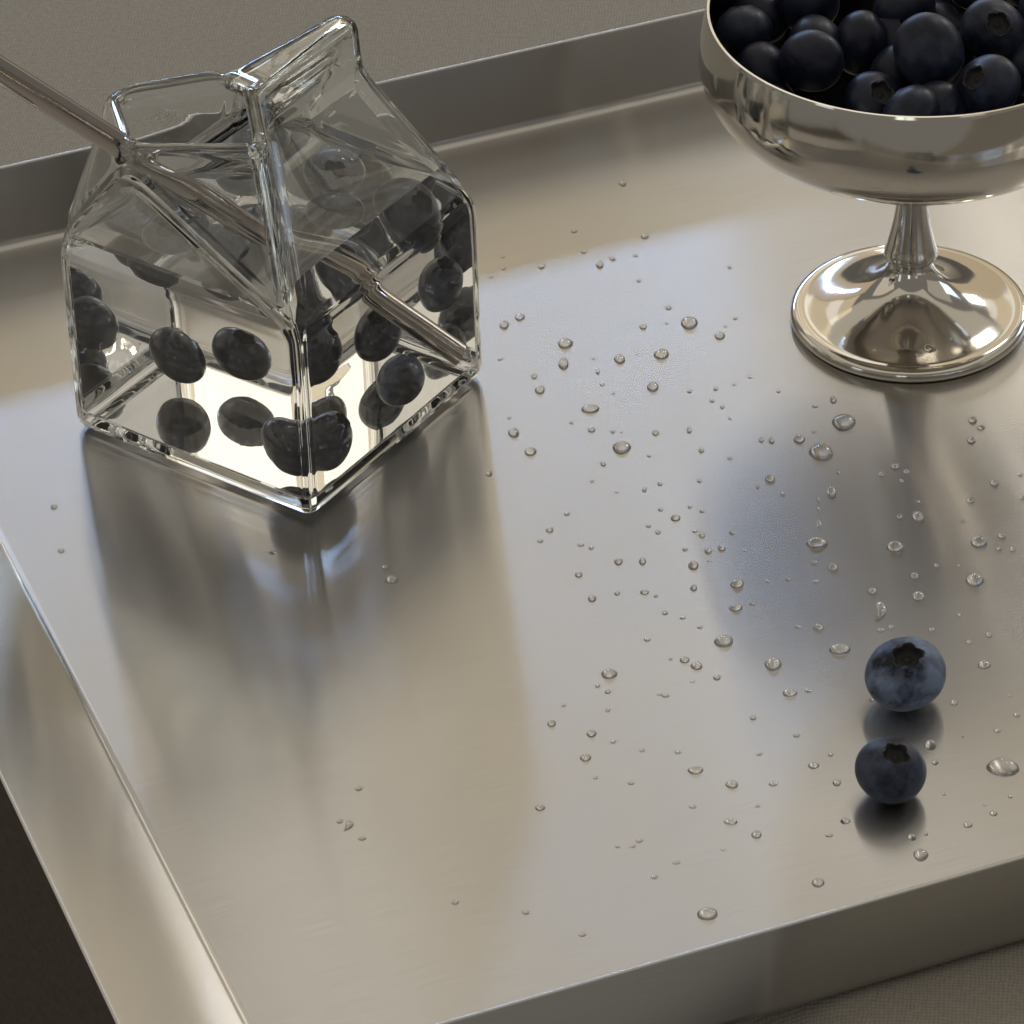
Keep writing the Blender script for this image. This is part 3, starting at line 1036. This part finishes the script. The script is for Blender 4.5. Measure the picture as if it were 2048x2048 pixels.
DROP_LABELS = {
    209: 'largest water droplet on tray, right of the small loose blueberry',
    59: 'big domed droplet below left of the goblet foot, nearer of two',
    56: 'big domed droplet just below left of the goblet foot',
    94: 'bean-shaped water droplet just behind the dusty loose blueberry',
    193: 'wide flat water droplet nearest the front edge of the tray',
    111: 'big droplet at the far right behind the dusty blueberry, nearer of two',
    155: 'big round droplet in mid tray, left of the loose blueberries',
    26: 'big round droplet right of the carton base on the tray',
    72: 'slanted teardrop droplet at the end of a dotted water streak',
    118: 'wide droplet just left of the dusty loose blueberry',
    156: 'round droplet left of the dusty blueberry, second from it',
    11: 'round droplet left of the goblet foot, biggest of that cluster',
    92: 'round droplet behind the dusty loose blueberry, below the goblet',
    107: 'big droplet at the far right behind the dusty blueberry, farther of two',
    206: 'round droplet in front of the small loose blueberry',
    18: 'long lens-shaped droplet right of the carton lying sideways',
    89: 'upright droplet in front of the goblet foot, left of the streak',
    157: 'slanted droplet in mid tray with tiny beads below it',
    2: 'round droplet right of the carton, upper of a touching pair',
    3: 'upright droplet right of the carton, lower of a touching pair',
    10: 'round droplet with pointed right end, left of the goblet foot',
    230: 'curled droplet standing alone in the front left of the tray',
    98: 'domed droplet behind the dusty loose blueberry, just right of the bean-shaped one',
    210: 'elongated droplet between the two loose blueberries, on their right',
    67: 'narrow upright droplet below the two big ones by the goblet foot',
    212: 'sparkling round droplet right of the dusty loose blueberry',
    196: 'lone round droplet near the front edge, left of the small blueberry',
    227: 'dark round droplet in the carton reflection, bigger of two',
}


def drop_mesh(seed, hh):
    rnd = random.Random(seed)
    SEG, RG = 24, 7
    ph = [rnd.uniform(0, 6.3) for _ in range(4)]
    am = [rnd.uniform(0.0, 0.07), rnd.uniform(0.02, 0.09), rnd.uniform(0, 0.05), rnd.uniform(0, 0.02)]
    Rs = (1 + hh * hh) / (2 * hh)
    v, f = [(0, 0, hh)], []
    for j in range(1, RG + 1):
        r = math.sin(math.pi / 2 * j / RG)
        for k in range(SEG):
            a = 2 * math.pi * k / SEG
            w = 1 + sum(am[i] * math.cos((i + 1) * a + ph[i]) for i in range(4)) * r
            z = math.sqrt(max(0, Rs * Rs - r * r)) - (Rs - hh)
            v.append((r * w * math.cos(a), r * w * math.sin(a), z if j < RG else -0.04))
    for k in range(SEG):
        k2 = (k + 1) % SEG
        f.append((0, 1 + k, 1 + k2))
        for j in range(RG - 1):
            a, b = 1 + j * SEG, 1 + (j + 1) * SEG
            f.append((a + k, b + k, b + k2, a + k2))
    me = mesh_from('water_droplet', v, f, True)
    me.materials.append(DROP)
    return me


DM_ROUND = [drop_mesh(s, 0.62) for s in range(5)]
DM_FLAT = [drop_mesh(s + 20, 0.34) for s in range(4)]


def bean_mesh():
    """A curved, tapering drop: sweep of a cap along a bent spine."""
    SEG, ST = 12, 18
    v, f = [], []
    for j in range(ST + 1):
        t = j / ST
        w = 0.52 * math.sin(math.pi * min(1, max(0, t * 0.94 + 0.03))) ** 0.55 * (0.72 + 0.5 * t)
        cx, cyy = 0.5 * (t - 0.4) + 0.38 * math.sin(math.pi * t) - 0.1, -1 + 2 * t
        for k in range(SEG + 1):
            a = math.pi * k / SEG
            v.append((cx - w * math.cos(a), cyy, w * 0.75 * math.sin(a) - 0.03))
    for j in range(ST):
        for k in range(SEG):
            a, b = j * (SEG + 1) + k, (j + 1) * (SEG + 1) + k
            f.append((a, b, b + 1, a + 1))
    bmx = bmesh.new()
    q = [bmx.verts.new(x) for x in v]
    for x in f:
        bmx.faces.new([q[i] for i in x])
    bmesh.ops.recalc_face_normals(bmx, faces=bmx.faces)
    bmx.normal_update()
    if sum(x.normal.z for x in bmx.faces) < 0:
        bmesh.ops.reverse_faces(bmx, faces=bmx.faces)
    me = mesh_from_bm('water_droplet', bmx, True)
    me.materials.append(DROP)
    return me


DM_BEAN = bean_mesh()
LAND = [(-30, 5, 'the carton front corner'), (-6, 62, 'the carton right corner'), (102, 40, 'the goblet foot'), (87, -77, 'the dusty loose blueberry'),
        (81, -109, 'the small loose blueberry')]
SHORT = {59: 'the nearer domed droplet', 56: 'the domed droplet by the goblet', 94: 'the bean-shaped droplet', 193: 'the wide front-edge droplet',
         155: 'the big mid-tray droplet', 26: 'the big droplet by the carton', 72: 'the streak-end teardrop', 11: 'the goblet-cluster round droplet',
         18: 'the sideways lens droplet', 157: 'the slanted mid-tray droplet', 2: 'the touching pair by the carton', 230: 'the curled lone droplet',
         209: 'the largest droplet', 206: 'the droplet before the small blueberry', 111: 'the big far-right droplet', 196: 'the lone front-edge droplet'}
LAND += [(DROPS[k][0], DROPS[k][1], n) for k, n in SHORT.items()]


def compass(dx, dy):
    a = math.degrees(math.atan2(dy, dx)) % 360
    return ['right of', 'behind and right of', 'behind', 'behind and left of', 'left of', 'in front and left of', 'in front of',
            'in front and right of'][int((a + 22.5) // 45) % 8]


cells = {}
for i, (x, y, rx, ry) in enumerate(DROPS):
    if i in DROP_LABELS:
        continue
    d, n, dx, dy = min((math.hypot(x - lx, y - ly), ln, x - lx, y - ly) for lx, ly, ln in LAND)
    cells.setdefault((n, compass(dx, dy)), []).append((d, i))
auto = {}
for (n, c), lst in cells.items():
    lst.sort()
    for k, (d, i) in enumerate(lst):
        rx, ry = DROPS[i][2:]
        size = 'small' if rx * ry > 0.9 else 'tiny'
        form = 'upright' if ry > rx * 2.0 else 'oblong' if rx > ry * 1.25 else 'round'
        order = '' if len(lst) == 1 else ['closest', 'second closest', 'third closest', 'fourth closest', 'fifth closest', 'sixth closest', 'seventh closest', 'eighth closest', 'ninth closest', 'farthest'][min(k, 9)] + ', '
        lab = f'{size} {form} water bead, {order}{c} {n}'
        auto[i] = lab if len(lab.split()) <= 16 else f'{form} bead, {order}{c} {n}'
rnd = random.Random(11)
for i, (x, y, rx, ry) in enumerate(DROPS):
    big = rx * ry > 1.2
    if i in (94, 230):
        me, hz = DM_BEAN, min(rx, ry) * 1.0
    elif big or (rx * ry > 0.7 and rnd.random() < 0.6) or (x > 85 and rx > 0.6):
        me, hz = DM_ROUND[i % 5], math.sqrt(rx * ry) * (0.95 if rx < 2.2 else 0.78)
    else:
        me, hz = DM_FLAT[i % 4], math.sqrt(rx * ry)
    o = bpy.data.objects.new('water_droplet', me)
    col.objects.link(o)
    o.location = (x * MM, y * MM, 0.0)
    o.scale = (rx, ry, hz)
    if i in DROP_LABELS:
        tag(o, DROP_LABELS[i], 'droplet', 'large water droplets on the tray')
    else:
        tag(o, auto[i], 'droplet', 'small water beads on the tray')

# beads clinging to the goblet foot and the far tray wall
for (ang, r, z, s, lab) in ((-82, 21.5, 4.75, 1.5, 'clear water bead on the front of the goblet foot'),
                            (-64, 20.0, 5.1, 0.8, 'small water bead right of the bigger one on the goblet foot'),
                            (-118, 23.0, 4.3, 0.8, 'small water bead on the left front of the goblet foot')):
    o = bpy.data.objects.new('water_droplet', DM_ROUND[1])
    col.objects.link(o)
    a = R(ang)
    o.location = (GX + r * MM * math.cos(a), GY + r * MM * math.sin(a), z * MM)
    nrm = Vector((math.cos(a) * 0.25, math.sin(a) * 0.25, 1))
    o.rotation_mode = 'QUATERNION'
    o.rotation_quaternion = nrm.to_track_quat('Z', 'X')
    o.scale = (s, s * 1.2, s)
    tag(o, lab, 'droplet', 'water beads on the goblet foot')
TM = Matrix.Translation(tray.location) @ Matrix.Rotation(TRAY_ROT, 4, 'Z')
o = bpy.data.objects.new('water_droplet', DM_ROUND[2])
col.objects.link(o)
o.location = TM @ Vector((0.1083, (TY1 - 0.02) * MM, 0.0135))
o.rotation_mode = 'QUATERNION'
o.rotation_quaternion = (TM.to_3x3() @ Vector((0, -1, 0))).to_track_quat('Z', 'X')
o.scale = (0.6, 1.1, 0.7)
tag(o, 'single water bead stuck to the upright far side of the tray', 'droplet')
